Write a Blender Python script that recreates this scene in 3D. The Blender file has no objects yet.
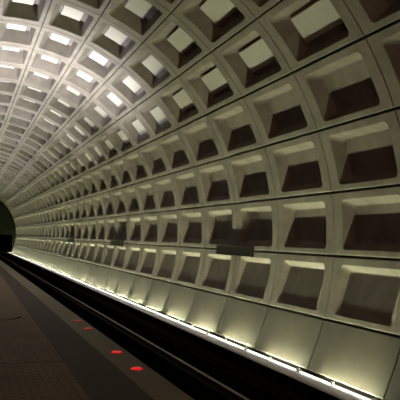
import bpy, math, random
from mathutils import Vector, Matrix
import numpy as np

random.seed(4)
scn = bpy.context.scene
COL = scn.collection

# ------------------------------------------------------------------ frame of the place
R = 7.0                       # vault radius
Z0 = 1.870                    # height of the vault axis above the platform
TH1, DTH = -0.26929, 0.2117   # first longitudinal joint, angle of one coffer row
RING = 3.012                  # length of one coffer along the tunnel
Y0 = 14.09                    # ring joint number 0
BASE = -0.4423                # foot of the trackside wall
FAR = 34
NEAR = -10

# ------------------------------------------------------------------ camera
yaw, pitch, roll, cx, cz = 0.332274, 0.056399, 0.02148395, -0.1716029 * R, 1.8
fw = Vector((math.sin(yaw) * math.cos(pitch), math.cos(yaw) * math.cos(pitch), math.sin(pitch)))
rt = Vector((math.cos(yaw), -math.sin(yaw), 0))
up = rt.cross(fw)
r2 = rt * math.cos(roll) + up * math.sin(roll)
u2 = -rt * math.sin(roll) + up * math.cos(roll)
cam = bpy.data.cameras.new('camera')
cam.sensor_width = 36
cam.lens = 682.57 / 400 * 36
cam.clip_start = 0.05
cam.clip_end = 500
cam_o = bpy.data.objects.new('camera', cam)
COL.objects.link(cam_o)
cam_o.matrix_world = Matrix(((r2.x, u2.x, -fw.x, cx), (r2.y, u2.y, -fw.y, 0), (r2.z, u2.z, -fw.z, cz), (0, 0, 0, 1)))
scn.camera = cam_o

# ------------------------------------------------------------------ world, exposure
world = bpy.data.worlds.new('station_air')
scn.world = world
world.use_nodes = True
world.node_tree.nodes['Background'].inputs[0].default_value = (0.30, 0.20, 0.13, 1)
world.node_tree.nodes['Background'].inputs[1].default_value = 0.02
scn.view_settings.view_transform = 'Standard'
scn.view_settings.look = 'None'
scn.view_settings.gamma = 1
scn.view_settings.use_curve_mapping = False
scn.view_settings.exposure = 0.0
TUBE_POWER = 1150.0
TUBE_OFF, TUBE_LOW = 0.130, 0.175
STRIP_POWER = 5.5
TUBE_COLOUR = (0.93, 1.0, 0.63)
PYLON_POWER = (18500.0, 8500.0, 6000.0, 5000.0, 4000.0, 3000.0, 2000.0)
PYLON_CONE = 118
PYLON_COLOUR = (0.94, 0.95, 1.0)
PYLON_RINGS = (4.4, 8.1, 11.8, 15.5, 19.2, 22.9, 26.6)
PYLON_X = -0.75
PYLON_H = 1.0
FILL_POWER = 950.0


# ------------------------------------------------------------------ materials
def mat(name, base, rough=0.8, metal=0.0, var=0.0, scale=3.0, bump=0.0, emit=None, power=0.0, speck=0.0, spec=0.5, streak=False):
    m = bpy.data.materials.new(name)
    m.use_nodes = True
    nt = m.node_tree
    b = nt.nodes['Principled BSDF']
    b.inputs['Base Color'].default_value = (*base, 1)
    b.inputs['Roughness'].default_value = rough
    b.inputs['Metallic'].default_value = metal
    b.inputs['Specular IOR Level'].default_value = spec
    if emit:
        b.inputs['Emission Color'].default_value = (*emit, 1)
        b.inputs['Emission Strength'].default_value = power
    if var or bump or speck:
        geo = nt.nodes.new('ShaderNodeNewGeometry')
        n = nt.nodes.new('ShaderNodeTexNoise')
        n.inputs['Scale'].default_value = scale
        n.inputs['Detail'].default_value = 6
        n.inputs['Roughness'].default_value = 0.62
        nt.links.new(geo.outputs['Position'], n.inputs['Vector'])
        ramp = nt.nodes.new('ShaderNodeValToRGB')
        ramp.color_ramp.elements[0].position = 0.3
        ramp.color_ramp.elements[1].position = 0.7
        ramp.color_ramp.elements[0].color = (*[c * (1 - var) for c in base], 1)
        ramp.color_ramp.elements[1].color = (*[min(1, c * (1 + var)) for c in base], 1)
        nt.links.new(n.outputs['Fac'], ramp.inputs['Fac'])
        last = ramp.outputs['Color']
        if speck:
            v = nt.nodes.new('ShaderNodeTexNoise')
            v.inputs['Scale'].default_value = 26
            v.inputs['Detail'].default_value = 2
            nt.links.new(geo.outputs['Position'], v.inputs['Vector'])
            r3 = nt.nodes.new('ShaderNodeValToRGB')
            r3.color_ramp.elements[0].position = 0.25
            r3.color_ramp.elements[1].position = 0.34
            r3.color_ramp.elements[0].color = (1 - speck,) * 3 + (1,)
            r3.color_ramp.elements[1].color = (1, 1, 1, 1)
            nt.links.new(v.outputs['Fac'], r3.inputs['Fac'])
            mx = nt.nodes.new('ShaderNodeMix')
            mx.data_type = 'RGBA'
            mx.blend_type = 'MULTIPLY'
            mx.inputs[0].default_value = 1
            nt.links.new(last, mx.inputs[6])
            nt.links.new(r3.outputs['Color'], mx.inputs[7])
            last = mx.outputs[2]
        nt.links.new(last, b.inputs['Base Color'])
        if bump:
            bp = nt.nodes.new('ShaderNodeBump')
            bp.inputs['Strength'].default_value = bump
            bp.inputs['Distance'].default_value = 0.01
            nt.links.new(n.outputs['Fac'], bp.inputs['Height'])
            nt.links.new(bp.outputs['Normal'], b.inputs['Normal'])
    return m


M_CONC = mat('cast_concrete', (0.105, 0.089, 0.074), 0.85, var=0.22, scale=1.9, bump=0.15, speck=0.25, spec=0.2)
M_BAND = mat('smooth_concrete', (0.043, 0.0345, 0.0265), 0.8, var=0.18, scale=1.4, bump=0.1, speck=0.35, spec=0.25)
M_SHELL = mat('dark_joint_concrete', (0.05, 0.045, 0.04), 0.95, var=0.2, spec=0.1)
M_SLAB = mat('acoustic_slab_white', (0.27, 0.25, 0.225), 0.9, var=0.06, scale=9, bump=0.1, spec=0.1)
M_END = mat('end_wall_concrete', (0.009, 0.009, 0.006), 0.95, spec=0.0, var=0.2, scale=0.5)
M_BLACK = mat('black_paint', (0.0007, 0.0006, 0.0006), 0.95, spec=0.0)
M_BED = mat('track_ballast', (0.0035, 0.003, 0.0026), 0.95, var=0.4, scale=14, bump=0.3, spec=0.0)
M_GRANITE = mat('granite_edge', (0.19, 0.165, 0.115), 0.7, var=0.22, scale=30, spec=0.25)
M_DARKTILE = mat('dark_tile', (0.065, 0.049, 0.040), 0.75, var=0.18, scale=20, spec=0.2)
M_LEDGE = mat('ledge_concrete', (0.86, 0.87, 0.88), 0.8, var=0.04, scale=4, spec=0.2)
M_TUBE = mat('lit_tube', (0.9, 0.9, 0.85), 0.4, emit=TUBE_COLOUR, power=TUBE_POWER)
M_LIP = mat('white_trough_lip', (0.80, 0.79, 0.76), 0.6)
M_STRIP = mat('lit_ledge_tube', (0.9, 0.9, 0.88), 0.4, emit=(0.97, 1.0, 0.92), power=STRIP_POWER)
M_BRACKET = mat('bracket_metal', (0.55, 0.53, 0.47), 0.6)
M_RAIL = mat('worn_rail_steel', (0.20, 0.16, 0.125), 0.45, metal=0.85, var=0.2, scale=6)
M_RAILWEB = mat('rusty_rail_web', (0.016, 0.011, 0.008), 0.9, var=0.3, scale=8, spec=0.1)
M_COVER = mat('third_rail_cover_board', (0.010, 0.008, 0.007), 0.9, var=0.2, spec=0.0)
M_SIGN = mat('dark_brown_sign', (0.007, 0.0055, 0.0045), 0.8, var=0.5, scale=24, spec=0.05)
M_REDON = mat('red_lens_lit', (0.5, 0.02, 0.02), 0.3, emit=(1.0, 0.012, 0.012), power=0.52)
M_REDDIM = mat('red_lens_dim', (0.25, 0.03, 0.02), 0.4, emit=(1.0, 0.09, 0.05), power=0.22)
M_LENSRIM = mat('lens_rim', (0.10, 0.05, 0.035), 0.5)
M_PYLON = mat('bronze_pylon', (0.07, 0.045, 0.03), 0.45, metal=0.4)
M_LAMP = mat('pylon_lamp_glass', (0.9, 0.88, 0.85), 0.4, emit=PYLON_COLOUR, power=6)
M_FILL_GLOBE = mat('warm_fill_globe', (0.9, 0.8, 0.7), 0.4, emit=(1.0, 0.65, 0.45), power=FILL_POWER)
M_SIGNAL = mat('signal_lens', (0.6, 0.65, 0.75), 0.3, emit=(0.6, 0.75, 1.0), power=0.5)


def tile_material():
    m = bpy.data.materials.new('red_brown_paver')
    m.use_nodes = True
    nt = m.node_tree
    b = nt.nodes['Principled BSDF']
    b.inputs['Roughness'].default_value = 0.75
    b.inputs['Specular IOR Level'].default_value = 0.2
    geo = nt.nodes.new('ShaderNodeNewGeometry')
    br = nt.nodes.new('ShaderNodeTexBrick')
    br.inputs['Scale'].default_value = 1.0
    br.inputs['Color1'].default_value = (0.215, 0.15, 0.095, 1)
    br.inputs['Color2'].default_value = (0.19, 0.13, 0.083, 1)
    br.inputs['Mortar'].default_value = (0.11, 0.07, 0.046, 1)
    br.inputs['Mortar Size'].default_value = 0.012
    br.inputs['Brick Width'].default_value = 0.2
    br.inputs['Row Height'].default_value = 0.1
    nt.links.new(geo.outputs['Position'], br.inputs['Vector'])
    n = nt.nodes.new('ShaderNodeTexNoise')
    n.inputs['Scale'].default_value = 1.3
    n.inputs['Detail'].default_value = 5
    nt.links.new(geo.outputs['Position'], n.inputs['Vector'])
    rp = nt.nodes.new('ShaderNodeValToRGB')
    rp.color_ramp.elements[0].position = 0.3
    rp.color_ramp.elements[1].position = 0.75
    rp.color_ramp.elements[0].color = (0.8, 0.8, 0.8, 1)
    rp.color_ramp.elements[1].color = (1.15, 1.12, 1.08, 1)
    nt.links.new(n.outputs['Fac'], rp.inputs['Fac'])
    mx = nt.nodes.new('ShaderNodeMix')
    mx.data_type = 'RGBA'
    mx.blend_type = 'MULTIPLY'
    mx.inputs[0].default_value = 1
    nt.links.new(br.outputs['Color'], mx.inputs[6])
    nt.links.new(rp.outputs['Color'], mx.inputs[7])
    nt.links.new(mx.outputs[2], b.inputs['Base Color'])
    return m


M_TILE = tile_material()


# ------------------------------------------------------------------ helpers
class MB:
    """collects faces for one mesh"""

    def __init__(self):
        self.v, self.f, self.mi = [], [], []

    def face(self, idx, mi=0):
        self.f.append(tuple(idx))
        self.mi.append(mi)

    def add(self, p):
        self.v.append(tuple(p))
        return len(self.v) - 1

    def box(self, a, b, mi=0):
        (x0, y0, z0), (x1, y1, z1) = a, b
        s = len(self.v)
        self.v += [(x0, y0, z0), (x1, y0, z0), (x1, y1, z0), (x0, y1, z0), (x0, y0, z1), (x1, y0, z1), (x1, y1, z1), (x0, y1, z1)]
        for q in ((0, 3, 2, 1), (4, 5, 6, 7), (0, 1, 5, 4), (1, 2, 6, 5), (2, 3, 7, 6), (3, 0, 4, 7)):
            self.face([s + k for k in q], mi)

    def prism(self, prof, y0, y1, mi=0):
        """x-z profile (counter-clockwise) swept along y"""
        s, n = len(self.v), len(prof)
        self.v += [(x, y0, z) for x, z in prof] + [(x, y1, z) for x, z in prof]
        for k in range(n):
            self.face([s + k, s + n + k, s + n + (k + 1) % n, s + (k + 1) % n], mi)
        self.face([s + k for k in range(n)], mi)
        self.face([s + n + k for k in range(n)][::-1], mi)

    def disc_stack(self, c, rings, n=24, mi=0):
        """lathe about z: rings of (radius, z)"""
        s = len(self.v)
        for r, z in rings:
            for k in range(n):
                a = 2 * math.pi * k / n
                self.v.append((c[0] + r * math.cos(a), c[1] + r * math.sin(a), c[2] + z))
        for j in range(len(rings) - 1):
            for k in range(n):
                self.face([s + j * n + k, s + j * n + (k + 1) % n, s + (j + 1) * n + (k + 1) % n, s + (j + 1) * n + k], mi)
        self.face([s + (len(rings) - 1) * n + k for k in range(n)], mi)
        self.face([s + k for k in range(n)][::-1], mi)

    def mesh(self, name, mats, smooth=False):
        me = bpy.data.meshes.new(name)
        me.from_pydata(self.v, [], self.f)
        for m in (mats if isinstance(mats, (list, tuple)) else [mats]):
            me.materials.append(m)
        me.polygons.foreach_set('material_index', self.mi)
        if smooth:
            me.polygons.foreach_set('use_smooth', [True] * len(self.f))
        me.update()
        return me

    def build(self, name, mats, parent=None, loc=(0, 0, 0), smooth=False):
        o = bpy.data.objects.new(name, self.mesh(name, mats, smooth))
        o.location = loc
        COL.objects.link(o)
        if parent:
            o.parent = parent
        return o


def empty(name, loc=(0, 0, 0)):
    o = bpy.data.objects.new(name, None)
    o.empty_display_size = 0.2
    o.location = loc
    COL.objects.link(o)
    return o


def tag(o, label=None, cat=None, group=None, kind=None):
    for k, v in (('label', label), ('category', cat), ('group', group), ('kind', kind)):
        if v:
            o[k] = v
    return o


def copy_tree(o, parent=None):
    c = o.copy()
    COL.objects.link(c)
    if parent:
        c.parent = parent
    for ch in list(o.children):
        copy_tree(ch, c)
    return c


def theta(v):
    return TH1 + (v - 1) * DTH


def P(u, v, depth=0.0):
    """u: ring coordinate from the start of ring 0, v: row coordinate -> point relative to the vault axis"""
    t = theta(v)
    return ((R + depth) * math.cos(t), u * RING, (R + depth) * math.sin(t))


# ------------------------------------------------------------------ setting: vault shell behind the joints
LAST_ROW = 12
YA, YB = Y0 + NEAR * RING, Y0 + FAR * RING


def arc_strip(mb, t0, t1, r, n, y0, y1, flip=False):
    s = len(mb.v)
    for k in range(n + 1):
        t = t0 + (t1 - t0) * k / n
        mb.v += [(r * math.cos(t), y0, Z0 + r * math.sin(t)), (r * math.cos(t), y1, Z0 + r * math.sin(t))]
    for k in range(n):
        q = [s + 2 * k, s + 2 * k + 1, s + 2 * k + 3, s + 2 * k + 2]
        mb.face(q if not flip else q[::-1])


sh = MB()
arc_strip(sh, theta(1), theta(LAST_ROW + 1), R + 0.62, 60, YA, YB)
ceiling = empty('ceiling', (0, 0, 0))
sh.build('joint_backing', M_SHELL, ceiling)
tag(ceiling, 'coffered concrete vault curving over track and platform', 'ceiling', kind='structure')

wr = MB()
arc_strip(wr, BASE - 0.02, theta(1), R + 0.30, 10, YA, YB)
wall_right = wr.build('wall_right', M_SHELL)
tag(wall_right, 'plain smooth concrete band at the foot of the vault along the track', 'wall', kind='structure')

wl = MB()
arc_strip(wl, theta(LAST_ROW + 1), math.pi + math.asin(Z0 / R), R, 24, YA, YB)
wall_left = wl.build('wall_left', M_CONC)
tag(wall_left, 'plain curved concrete wall behind the platform', 'wall', kind='structure')


# ------------------------------------------------------------------ coffered vault panels
def rounded(u0, u1, v0, v1, ru, rv, ns_u, ns_v, nc):
    """closed loop of (u, v), always the same count; corners rounded by ru, rv"""
    pts = []
    for (cu, cv, a0) in ((u1 - ru, v0 + rv, -90), (u1 - ru, v1 - rv, 0), (u0 + ru, v1 - rv, 90), (u0 + ru, v0 + rv, 180)):
        arc = [(cu + ru * math.cos(math.radians(a0 + 90 * k / nc)), cv + rv * math.sin(math.radians(a0 + 90 * k / nc))) for k in range(nc + 1)]
        if pts:
            p, q = pts[-1], arc[0]
            ns = ns_v if a0 in (0, 180) else ns_u
            pts += [(p[0] + (q[0] - p[0]) * k / ns, p[1] + (q[1] - p[1]) * k / ns) for k in range(1, ns)]
        pts += arc
    p, q = pts[-1], pts[0]
    pts += [(p[0] + (q[0] - p[0]) * k / ns_u, p[1] + (q[1] - p[1]) * k / ns_u) for k in range(1, ns_u)]
    return pts


def row_shape(k):
    j = k if k <= 9 else 19 - k                 # the rows mirror past the crown
    depth = R * (0.0155 + 0.006 * j) + {2: 0.045, 3: 0.03, 4: 0.02, 5: 0.01}.get(j, 0)
    low = 0.15 if j == 1 else 0.10 if j == 2 else 0.07
    top = 0.09 + 0.008 * (j - 1)
    side = 0.05 + 0.004 * (j - 1)
    if k > 9:
        low, top = top, low
    return depth, low, top, side


U0, U1 = 0.125, 0.872
GU = 0.0032


def opening(k):
    return (0.112, 0.866) if k <= 5 else (0.108, 0.878) if k == 6 else (0.100, 0.892)


def gap(joint):
    return 0.014 if joint <= 5 else 0.009 if joint == 6 else 0.006


def back_depth(k, depth, v):
    if k == 1:                                  # the lowest coffers have a flat, leaning back
        s = max(0.0, (v - 0.112) * R * DTH)
        return 0.0120 + 0.62 * (0.19 * s + s * s / 14)
    return depth


def panel(mb, k, u_off=0.0, fine=True):
    depth, low, top, side = row_shape(k)
    if k == 1:
        low = 0.05
    V0, V1 = opening(k)
    GA, GB = gap(k), gap(k + 1)
    a = (5, 6, 4) if fine else (2, 3, 2)
    ru, rv = 0.036, 0.072
    loops = []

    def add(u0, u1, v0, v1, r_u, r_v, d):
        idx = []
        for (u, v) in rounded(u0, u1, v0, v1, r_u, r_v, *a):
            idx.append(mb.add(P(u + u_off, k + v, d if d >= 0 else -d * back_depth(k, depth, v))))
        loops.append(idx)
    cu, cv = 0.006, 0.012
    add(GU, 1 - GU, GA, 1 - GB, 0.0008, 0.0016, 0.16)
    add(GU, 1 - GU, GA, 1 - GB, 0.0008, 0.0016, 0.018)
    add(GU + cu * .5, 1 - GU - cu * .5, GA + cv, 1 - GB - cv, 0.0008, 0.0016, 0.0)
    e = 0.006
    add(U0 - e, U1 + e, V0 - 2 * e, V1 + 2 * e, ru + e, rv + 2 * e, 0.0)
    add(U0, U1, V0, V1, ru, rv, 0.004 if k == 1 else 0.012)
    b = (U0 + side, U1 - side, V0 + low, V1 - top)
    add(U0 + side * .93, U1 - side * .93, V0 + low * .93, V1 - top * .93, ru * .9, rv * .9, -.93)
    add(b[0] + .006, b[1] - .006, b[2] + .012, b[3] - .012, ru * .8, rv * .8, -1)
    c = ((b[0] + b[1]) / 2, (b[2] + b[3]) / 2)
    hu, hv = (b[1] - b[0]) / 4, (b[3] - b[2]) / 4
    add(c[0] - hu, c[0] + hu, c[1] - hv, c[1] + hv, ru * .4, rv * .4, -1)
    for A, B in zip(loops, loops[1:]):
        n = len(A)
        for q in range(n):
            mb.face([A[q], B[q], B[(q + 1) % n], A[(q + 1) % n]])
    m = mb.add(P(c[0] + u_off, k + c[1], back_depth(k, depth, c[1])))
    L = loops[-1]
    for q in range(len(L)):
        mb.face([L[q], m, L[(q + 1) % len(L)]])


def slab(mb, k, u_off=0.0, mi=0):
    depth, low, top, side = row_shape(k)
    u0, u1 = 0.225, 0.765
    v0, v1 = 0.275, 0.695
    d0, d1 = depth - 0.080, depth - 0.012
    n = 4
    rows = []
    for d, e in ((d1, 0.0), (d0 + 0.012, 0.0), (d0, 0.004)):
        loop = []
        for q in range(n + 1):
            loop.append(mb.add(P(u1 - e + u_off, k + v0 + 2 * e + (v1 - v0 - 4 * e) * q / n, d)))
        for q in range(n + 1):
            loop.append(mb.add(P(u0 + e + u_off, k + v1 - 2 * e - (v1 - v0 - 4 * e) * q / n, d)))
        rows.append(loop)
    for A, B in zip(rows, rows[1:]):
        for q in range(len(A)):
            mb.face([A[q], B[q], B[(q + 1) % len(A)], A[(q + 1) % len(A)]], mi)
    L, nn = rows[-1], 2 * n + 2
    for q in range(n):
        mb.face([L[q], L[nn - 1 - q], L[nn - 2 - q], L[q + 1]], mi)
    L = rows[0]
    for q in range(n):
        mb.face([L[q + 1], L[nn - 2 - q], L[nn - 1 - q], L[q]], mi)


def project(p):
    d = Vector(p) - Vector((cx, 0, cz))
    z = d.dot(fw)
    if z < 0.5:
        return None
    return 200 + 682.57 * d.dot(r2) / z, 200 - 682.57 * d.dot(u2) / z


def cell_area(i, k, a=(0, 1, 0, 1)):
    """pixels of the frame that a cell covers"""
    n, inside = 6, 0
    pr = [project(tuple(np.add(P(i + a[0] + (a[1] - a[0]) * x, k + a[2] + (a[3] - a[2]) * y), (0, Y0, Z0)))) for x, y in ((0, 0), (1, 0), (1, 1), (0, 1))]
    if None in pr:
        return 0
    ar = 0.5 * abs(sum(pr[q][0] * pr[(q + 1) % 4][1] - pr[(q + 1) % 4][0] * pr[q][1] for q in range(4)))
    for x in range(n):
        for y in range(n):
            q = project(tuple(np.add(P(i + a[0] + (a[1] - a[0]) * (x + .5) / n, k + a[2] + (a[3] - a[2]) * (y + .5) / n), (0, Y0, Z0))))
            if q and 0 <= q[0] <= 400 and 0 <= q[1] <= 400:
                inside += 1
    return ar * inside / n / n


cells = [(i, k) for i in range(NEAR, FAR) for k in range(1, LAST_ROW + 1)]
area = {c: cell_area(*c) for c in cells}
single = set(sorted(cells, key=lambda c: -area[c])[:100])

row_mesh = {}
for k in range(1, LAST_ROW + 1):
    mb = MB()
    panel(mb, k)
    row_mesh[k] = mb.mesh('coffer_panel', M_CONC)
for (i, k) in sorted(single):
    o = bpy.data.objects.new('coffer_panel', row_mesh[k])
    o.location = (0, Y0 + i * RING, Z0)
    COL.objects.link(o)
    o.parent = ceiling

# acoustic slabs: the ones whose face shows are things, the rest of the vault's belongs to the far field
SLAB_ROW0, SLAB_RING = 5, 9
shown = {}
for k in range(SLAB_ROW0, LAST_ROW + 1):
    for i in range(NEAR, SLAB_RING + 1):
        if cell_area(i, k, (0.23, 0.60, 0.28, 0.70)) > 4:
            shown.setdefault(k, []).append(i)
rest = MB()
for (i, k) in cells:
    if (i, k) not in single:
        panel(rest, k, i, fine=False)
    if k >= SLAB_ROW0 and i not in shown.get(k, []):
        slab(rest, k, i, 1)
o = rest.build('coffer_panels', [M_CONC, M_SLAB], ceiling, (0, Y0, Z0))
tag(o, kind='stuff')

ORD = ['first', 'second', 'third', 'fourth', 'fifth', 'sixth', 'seventh', 'eighth', 'ninth', 'tenth', 'eleventh', 'twelfth', 'thirteenth', 'fourteenth',
       'fifteenth', 'sixteenth', 'seventeenth', 'eighteenth', 'nineteenth', 'twentieth'] + ['twenty-' + x for x in
       ('first', 'second', 'third', 'fourth', 'fifth', 'sixth', 'seventh', 'eighth', 'ninth')] + ['thirtieth'] + ['thirty-' + x for x in ('first', 'second', 'third', 'fourth', 'fifth', 'sixth', 'seventh', 'eighth', 'ninth')]
ROWS = ['lowest', 'second-lowest', 'third-lowest', 'fourth-lowest', 'fifth-lowest', 'sixth-lowest', 'seventh-lowest', 'eighth-lowest']
for k in sorted(shown):
    mb = MB()
    slab(mb, k)
    me = mb.mesh('acoustic_slab', M_SLAB)
    for n, i in enumerate(sorted(shown[k])):
        o = bpy.data.objects.new('sound_absorber', me)
        o.location = (0, Y0 + i * RING, Z0)
        COL.objects.link(o)
        tag(o, 'pale acoustic slab in a vault coffer, %s from near end of %s slab row' % (ORD[n], ROWS[k - SLAB_ROW0]), 'acoustic panel', 'acoustic slabs in the vault coffers', 'thing')

# ------------------------------------------------------------------ plain wall band, one panel per ring
bp = MB()
VB = 1 + (BASE - TH1) / DTH
loops = []
for (g, w, d) in ((0, 0, 0.2), (0, 0, 0.012), (0.004, 0.010, 0.0)):
    idx = []
    n = 10
    v0, v1 = VB + w, 1 - gap(1) - w
    for q in range(n + 1):
        idx.append(bp.add(P(1 - GU - g, v0 + (v1 - v0) * q / n, d)))
    for q in range(n + 1):
        idx.append(bp.add(P(GU + g, v1 - (v1 - v0) * q / n, d)))
    loops.append(idx)
for A, B in zip(loops, loops[1:]):
    for q in range(len(A)):
        bp.face([A[q], B[q], B[(q + 1) % len(A)], A[(q + 1) % len(A)]])
L = loops[-1]
for q in range(n):
    bp.face([L[q], L[2 * n + 1 - q], L[2 * n - q], L[q + 1]])
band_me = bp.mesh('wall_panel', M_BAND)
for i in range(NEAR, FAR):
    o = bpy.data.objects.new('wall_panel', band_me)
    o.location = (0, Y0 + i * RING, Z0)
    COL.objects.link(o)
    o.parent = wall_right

# ------------------------------------------------------------------ ends of the station
WBX = R * math.cos(BASE)
WBZ = Z0 + R * math.sin(BASE)
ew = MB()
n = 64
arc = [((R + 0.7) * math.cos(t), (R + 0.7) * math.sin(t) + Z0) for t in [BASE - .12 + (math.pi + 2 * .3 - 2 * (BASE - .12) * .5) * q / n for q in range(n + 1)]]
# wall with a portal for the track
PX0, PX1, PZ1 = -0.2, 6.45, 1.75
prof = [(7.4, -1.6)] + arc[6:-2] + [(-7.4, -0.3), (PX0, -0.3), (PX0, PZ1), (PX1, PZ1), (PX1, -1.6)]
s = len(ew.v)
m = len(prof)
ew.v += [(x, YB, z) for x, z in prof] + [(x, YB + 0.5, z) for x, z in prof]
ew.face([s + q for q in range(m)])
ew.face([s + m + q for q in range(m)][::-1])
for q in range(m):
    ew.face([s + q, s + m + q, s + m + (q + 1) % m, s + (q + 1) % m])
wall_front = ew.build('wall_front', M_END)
tag(wall_front, 'dark concrete end wall with the tunnel mouth', 'wall', kind='structure')
tn = MB()
tn.box((PX0 - .3, YB + .5, -1.6), (PX0, YB + 30, PZ1 + .3))
tn.box((PX1, YB + .5, -1.6), (PX1 + .3, YB + 30, PZ1 + .3))
tn.box((PX0, YB + .5, PZ1), (PX1, YB + 30, PZ1 + .3))
tn.box((PX0, YB + 30, -1.6), (PX1, YB + 30.3, PZ1))
o = tn.build('trim_2', M_BLACK)
tag(o, 'black tunnel lining beyond the end wall', 'tunnel', kind='structure')
wb = MB()
wb.box((-7.8, YA - .3, -1.6), (7.8, YA, 9.7))
tag(wb.build('wall_back', M_CONC), 'plain concrete end wall behind the camera', 'wall', kind='structure')

# ------------------------------------------------------------------ platform and track bed
EDGE, GIN = 1.323, 0.878
LEFT = -6.75


def tile_x(y):
    return 0.20 + 0.0103 * (y - 7.6)


JY = 9.99
pl = MB()
s = len(pl.v)
pl.v += [(LEFT, YA, 0), (tile_x(YA), YA, 0), (tile_x(JY - .012), JY - .012, 0), (LEFT, JY - .012, 0)]
pl.v += [(LEFT, JY + .012, 0), (tile_x(JY + .012), JY + .012, 0), (tile_x(YB), YB, 0), (LEFT, YB, 0)]
pl.face([0, 1, 2, 3])
pl.face([4, 5, 6, 7])
floor = pl.build('floor', M_TILE)
tag(floor, 'platform floor of red-brown pavers', 'floor', kind='structure')
jt = MB()
jt.box((LEFT, JY - .012, -.05), (tile_x(JY), JY + .012, -.006))
jt.build('expansion_joint', M_BLACK, floor)
# curved seam in the pavers
cs = MB()
cpts = [(-1.6, 14.93), (-1.1, 14.92), (-.7, 14.94), (-.41, 14.98), (-.2, 15.08), (-.06, 15.24), (0.02, 15.42), (0.05, 15.58)]
for a, b in zip(cpts, cpts[1:]):
    d = Vector((b[0] - a[0], b[1] - a[1])).normalized()
    nx, ny = -d.y * .035, d.x * .035
    s = len(cs.v)
    cs.v += [(a[0] + nx, a[1] + ny, .003), (a[0] - nx, a[1] - ny, .003), (b[0] - nx, b[1] - ny, .003), (b[0] + nx, b[1] + ny, .003)]
    cs.face([s, s + 1, s + 2, s + 3])
cs.build('curved_seam', M_BLACK, floor)
dk = MB()
for q in range(NEAR, FAR):
    ya, yb = Y0 + q * RING, Y0 + (q + 1) * RING
    s = len(dk.v)
    dk.v += [(tile_x(ya), ya, 0), (GIN, ya, 0), (GIN, yb, 0), (tile_x(yb), yb, 0)]
    dk.face([s, s + 1, s + 2, s + 3])
o = dk.build('dark_strip', M_DARKTILE, floor)
ed = MB()
y = YA
L = 1.52
while y < YB:
    y1 = min(y + L - .006, YB)
    ed.prism([(GIN + .002, -.25), (EDGE, -.25), (EDGE, -.012), (EDGE - .012, 0.0), (GIN + .002, 0.0)], y, y1)
    y += L
o = ed.build('granite_edge', M_GRANITE, floor)
pf = MB()
pf.box((LEFT, YA, -1.6), (EDGE - .12, YB, -.02))
o = pf.build('platform_base', M_BLACK, floor)
bd = MB()
bd.box((EDGE - .12, YA, -1.6), (6.9, YB, -1.35))
o = bd.build('floor_trackbed', M_BED)
tag(o, 'black track bed between platform and wall', 'track bed', kind='structure')

# ledge at the foot of the wall, with the dark slot behind it
LIPX, LIPZ = 6.035, WBZ + 0.034
LZ = WBZ - 0.008
LX0, LX1 = 5.680, LIPX + .02
lg = MB()
lg.prism([(LX0 + .01, -1.36), (LX1, -1.36), (LX1, LZ), (LX0 + .012, LZ), (LX0, LZ - .012)], YA, YB)
o = lg.build('trim_1', M_LEDGE)
tag(o, 'pale concrete ledge running along the foot of the wall', 'ledge', kind='structure')
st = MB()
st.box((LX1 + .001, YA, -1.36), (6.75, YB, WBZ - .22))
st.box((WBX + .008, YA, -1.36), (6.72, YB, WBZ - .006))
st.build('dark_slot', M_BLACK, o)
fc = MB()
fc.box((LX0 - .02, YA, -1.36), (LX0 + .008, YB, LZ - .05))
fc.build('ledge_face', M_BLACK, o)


# ------------------------------------------------------------------ rails
def rail_profile(x, z):
    return [(x - .068, z - .16), (x + .068, z - .16), (x + .068, z - .148), (x + .011, z - .128), (x + .009, z - .045), (x + .035, z - .036), (x + .036, z - .006), (x + .028, z),
            (x - .028, z), (x - .036, z - .006), (x - .035, z - .036), (x - .009, z - .045), (x - .011, z - .128), (x - .068, z - .148)]


def rail(x, label):
    root = empty('track_rail', (x, 20, -1.35))
    mb = MB()
    mb.prism([(px - x, pz + 1.35) for px, pz in rail_profile(x, -1.0)], YA - 20, YB + 15 - 20)
    mb.build('web', M_RAILWEB, root)
    h = MB()
    h.prism([(-.037, .336), (.037, .336), (.037, .347), (.028, .3535), (-.028, .3535), (-.037, .347)], YA - 20, YB + 15 - 20)
    h.build('rail_head', M_RAIL, root)
    pd = MB()
    y = YA + .3
    while y < YB:
        pd.box((-.17, y - 20, 0), (.17, y + .28 - 20, .19))
        y += .76
    pd.build('rail_pads', M_BED, root)['kind'] = 'stuff'
    tag(root, label, 'rail')


rail(3.63, 'thin steel running rail catching the light, on the side away from the platform')
rail(2.12, 'steel running rail close under the platform edge')
t = empty('third_rail', (4.55, 20, -1.35))
mb = MB()
mb.prism([(-.05, .18), (.05, .18), (.05, .2), (.02, .21), (.02, .28), (.05, .29), (.05, .31), (-.05, .31), (-.05, .29), (-.02, .28), (-.02, .21), (-.05, .2)], YA - 20, YB - 20)
mb.build('conductor', M_RAILWEB, t)
mb = MB()
mb.prism([(-.13, .36), (-.13, .30), (-.115, .30), (-.115, .345), (.115, .345), (.115, .25), (.13, .25), (.13, .36), (.11, .375), (-.11, .375)], YA - 20, YB - 20)
mb.build('cover_board', M_COVER, t)
mb = MB()
y = YA + 1
while y < YB:
    mb.prism([(-.06, 0), (.06, 0), (.04, .18), (-.04, .18)], y - 20, y + .1 - 20)
    mb.box((.05, y - 20, .17), (.12, y + .05 - 20, .30))
    y += 3.0
mb.build('insulators', M_BED, t)['kind'] = 'stuff'
tag(t, 'dark third rail under a cover board between track and ledge', 'third rail')

# ------------------------------------------------------------------ light troughs along the foot of the wall
TX, TZ = WBX - TUBE_OFF, WBZ - TUBE_LOW


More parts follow.
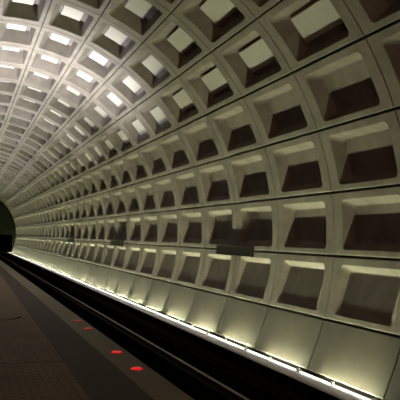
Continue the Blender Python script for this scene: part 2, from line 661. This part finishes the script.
def make_trough():
    root = empty('trough_light')
    a0, a1 = 0.46, RING - 0.46
    n = 12
    tb = MB()
    for y in (a0, a1):
        for q in range(n):
            a = 2 * math.pi * q / n
            tb.v.append((.016 * math.cos(a), y, .016 * math.sin(a)))
    for q in range(n):
        tb.face([q, (q + 1) % n, n + (q + 1) % n, n + q])
    tb.face(list(range(n)))
    tb.face(list(range(n, 2 * n))[::-1])
    tb.build('tube', M_TUBE, root, smooth=True)
    for y in (a0 - .045, a1 + .005):
        h = MB()
        h.box((LX1 + .002 - TX, y, WBZ - .22 - TZ), (WBX - TX + .02, y + .04, .055))
        h.build('holder_baffle', M_BLACK, root)  # tall hidden end plates, shaped to block spill and darken the wall streaks
    lip = MB()
    x = LIPX - TX
    z = LIPZ - TZ
    lip.prism([(x - .018, LZ - TZ), (x + .012, LZ - TZ), (x + .012, z - .006), (x + .006, z), (x - .012, z), (x - .018, z - .008)], .004, RING - .004)
    lip.build('trough_lip', M_LIP, root)
    sp = MB()
    for y in (.14, RING - .10):
        for q in range(n):
            a = 2 * math.pi * q / n
            sp.v.append((x - .036 + .0075 * math.cos(a), y, z - .016 + .0075 * math.sin(a)))
    for q in range(n):
        sp.face([q, (q + 1) % n, n + (q + 1) % n, n + q])
    sp.face(list(range(n)))
    sp.face(list(range(n, 2 * n))[::-1])
    sp.build('ledge_tube', M_STRIP, root, smooth=True)
    for y in (RING / 2, 0.0):
        b = MB()
        b.box((x - .055, y + .0045, LZ - TZ), (x + .012, y + .06, z + .04))
        b.build('bracket', M_BRACKET, root)
    return root


proto = make_trough()
GAP = -0.07
for n_, i in enumerate(range(-1, FAR)):
    o = proto if n_ == 0 else copy_tree(proto)
    o.location = (TX, Y0 + (i + GAP) * RING, TZ)
    tag(o, 'lit fluorescent trough along the foot of the wall, %s from the near end' % ORD[n_], 'trough light', 'trough lights along the foot of the wall')


# ------------------------------------------------------------------ station signs on the joint above the lowest coffers
def make_sign():
    root = empty('wall_sign')
    w, h, d = 2.94, 0.30, 0.09
    b = MB()
    b.box((-d, -w / 2, -h / 2), (0, w / 2, h / 2))
    b.build('sign_board', M_SIGN, root)
    f = MB()
    e = .014
    for (a, c) in (((-d - .006, -w / 2, h / 2 - e), (-d + .01, w / 2, h / 2)), ((-d - .006, -w / 2, -h / 2), (-d + .01, w / 2, -h / 2 + e)),
                   ((-d - .006, -w / 2, -h / 2), (-d + .01, -w / 2 + e, h / 2)), ((-d - .006, w / 2 - e, -h / 2), (-d + .01, w / 2, h / 2))):
        f.box(a, c)
    f.build('sign_frame', M_PYLON, root)
    for y in (-w / 3, w / 3):
        k = MB()
        k.box((-.005, y - .04, -.06), (.06, y + .04, .06))
        k.build('sign_bracket', M_BRACKET, root)
    return root


sg = make_sign()
for n_, u in enumerate((2.0, 7.82, 13.55)):
    o = sg if n_ == 0 else copy_tree(sg)
    th = theta(1.975)
    rr = R - 0.03
    o.location = (rr * math.cos(th), Y0 + u * RING, Z0 + rr * math.sin(th))
    o.rotation_euler = (0, -th, 0)
    tag(o, ['large dark sign board across the joint above the lowest coffers, first from the near end',
            'dark sign board on the vault joint, second along from the large one',
            'tiny dark sign board farthest along the vault joint, third from the near end'][n_], 'sign', 'station sign boards on the trackside wall')

# ------------------------------------------------------------------ red lights in the granite edge
LIGHTS = ((1.10, 9.15, 1), (1.12, 10.53, 1), (1.15, 13.29, 0), (1.15, 14.54, 0))
LL = ['bright red edge light in the granite, first from the near end', 'bright red edge light in the granite, second from the near end',
      'faint red edge light in the granite, the nearer of two dim ones', 'faint red edge light in the granite, the farther of two dim ones']
for n_, (x, y, on) in enumerate(LIGHTS):
    root = empty('platform_edge_light', (x, y, 0))
    b = MB()
    b.disc_stack((0, 0, 0), ((.098, .0), (.098, .004), (.086, .010)), 28)
    b.build('rim', M_LENSRIM, root)
    b = MB()
    b.disc_stack((0, 0, 0), ((.082, .006), (.080, .016), (.060, .028), (.028, .033)), 28)
    b.build('lens', M_REDON if on else M_REDDIM, root)
    tag(root, LL[n_], 'platform light', 'red lights set in the platform edge')

# ------------------------------------------------------------------ light pylons along the platform
pp = empty('light_pylon')
b = MB()
b.disc_stack((0, 0, 0), ((.30, 0), (.30, .06), (.24, .10), (.24, PYLON_H - .15), (.30, PYLON_H - .1), (.32, PYLON_H)), 24)
b.build('column', M_PYLON, pp)
b = MB()
b.disc_stack((0, 0, 0), ((.27, PYLON_H), (.27, PYLON_H + .02)), 24)
b.build('lamp', M_LAMP, pp)
pylons = [pp] + [copy_tree(pp) for _ in PYLON_RINGS[1:]]
for n_, u in enumerate(PYLON_RINGS):
    o = pylons[n_]
    o.location = (PYLON_X, Y0 + u * RING, 0)
    tag(o, 'round bronze light pylon standing on the platform, %s from the near end' % ORD[n_], 'light pylon', 'light pylons along the platform')
    l = bpy.data.lights.new('pylon_spot', 'SPOT')
    l.energy = PYLON_POWER[n_]
    l.color = PYLON_COLOUR
    l.spot_size = math.radians(PYLON_CONE)
    l.spot_blend = 0.85
    l.shadow_soft_size = 0.2
    lo = bpy.data.objects.new('pylon_spot', l)
    COL.objects.link(lo)
    lo.parent = o
    lo.location = (0, 0, PYLON_H + .1)
    lo.rotation_euler = (math.pi, 0, 0)

# warm fill lamps added out of view behind the camera to lift brown shadows
wp = empty('fill_lamp')
b = MB()
b.disc_stack((0, 0, 0), ((.20, 0), (.20, .05), (.06, .10), (.05, 2.3), (.10, 2.36)), 20)
b.build('post', M_PYLON, wp)
b = MB()
b.disc_stack((0, 0, 2.36), ((.09, 0), (.16, .06), (.19, .16), (.16, .27), (.09, .34)), 20)
b.build('globe', M_FILL_GLOBE, wp)
for n_, y in enumerate((-6.0, -12.0)):
    o = wp if n_ == 0 else copy_tree(wp)
    o.location = (-3.2, y, 0)
    tag(o, 'added warm fill globe on a post, unseen behind the camera, %s from it' % ORD[n_], 'lamp', 'added warm fill lamps behind the camera')

# small pale signal at the tunnel mouth
sr = empty('signal_lamp', (0.85, YB - .12, 1.55))
b = MB()
b.box((-.2, -.1, -.35), (.2, .1, .35))
b.build('housing', M_BLACK, sr)
b = MB()
b.box((-.13, -.13, -.2), (.13, -.1, .2))
b.build('lens', M_SIGNAL, sr)
tag(sr, 'small pale signal lamp beside the dark tunnel mouth', 'signal')
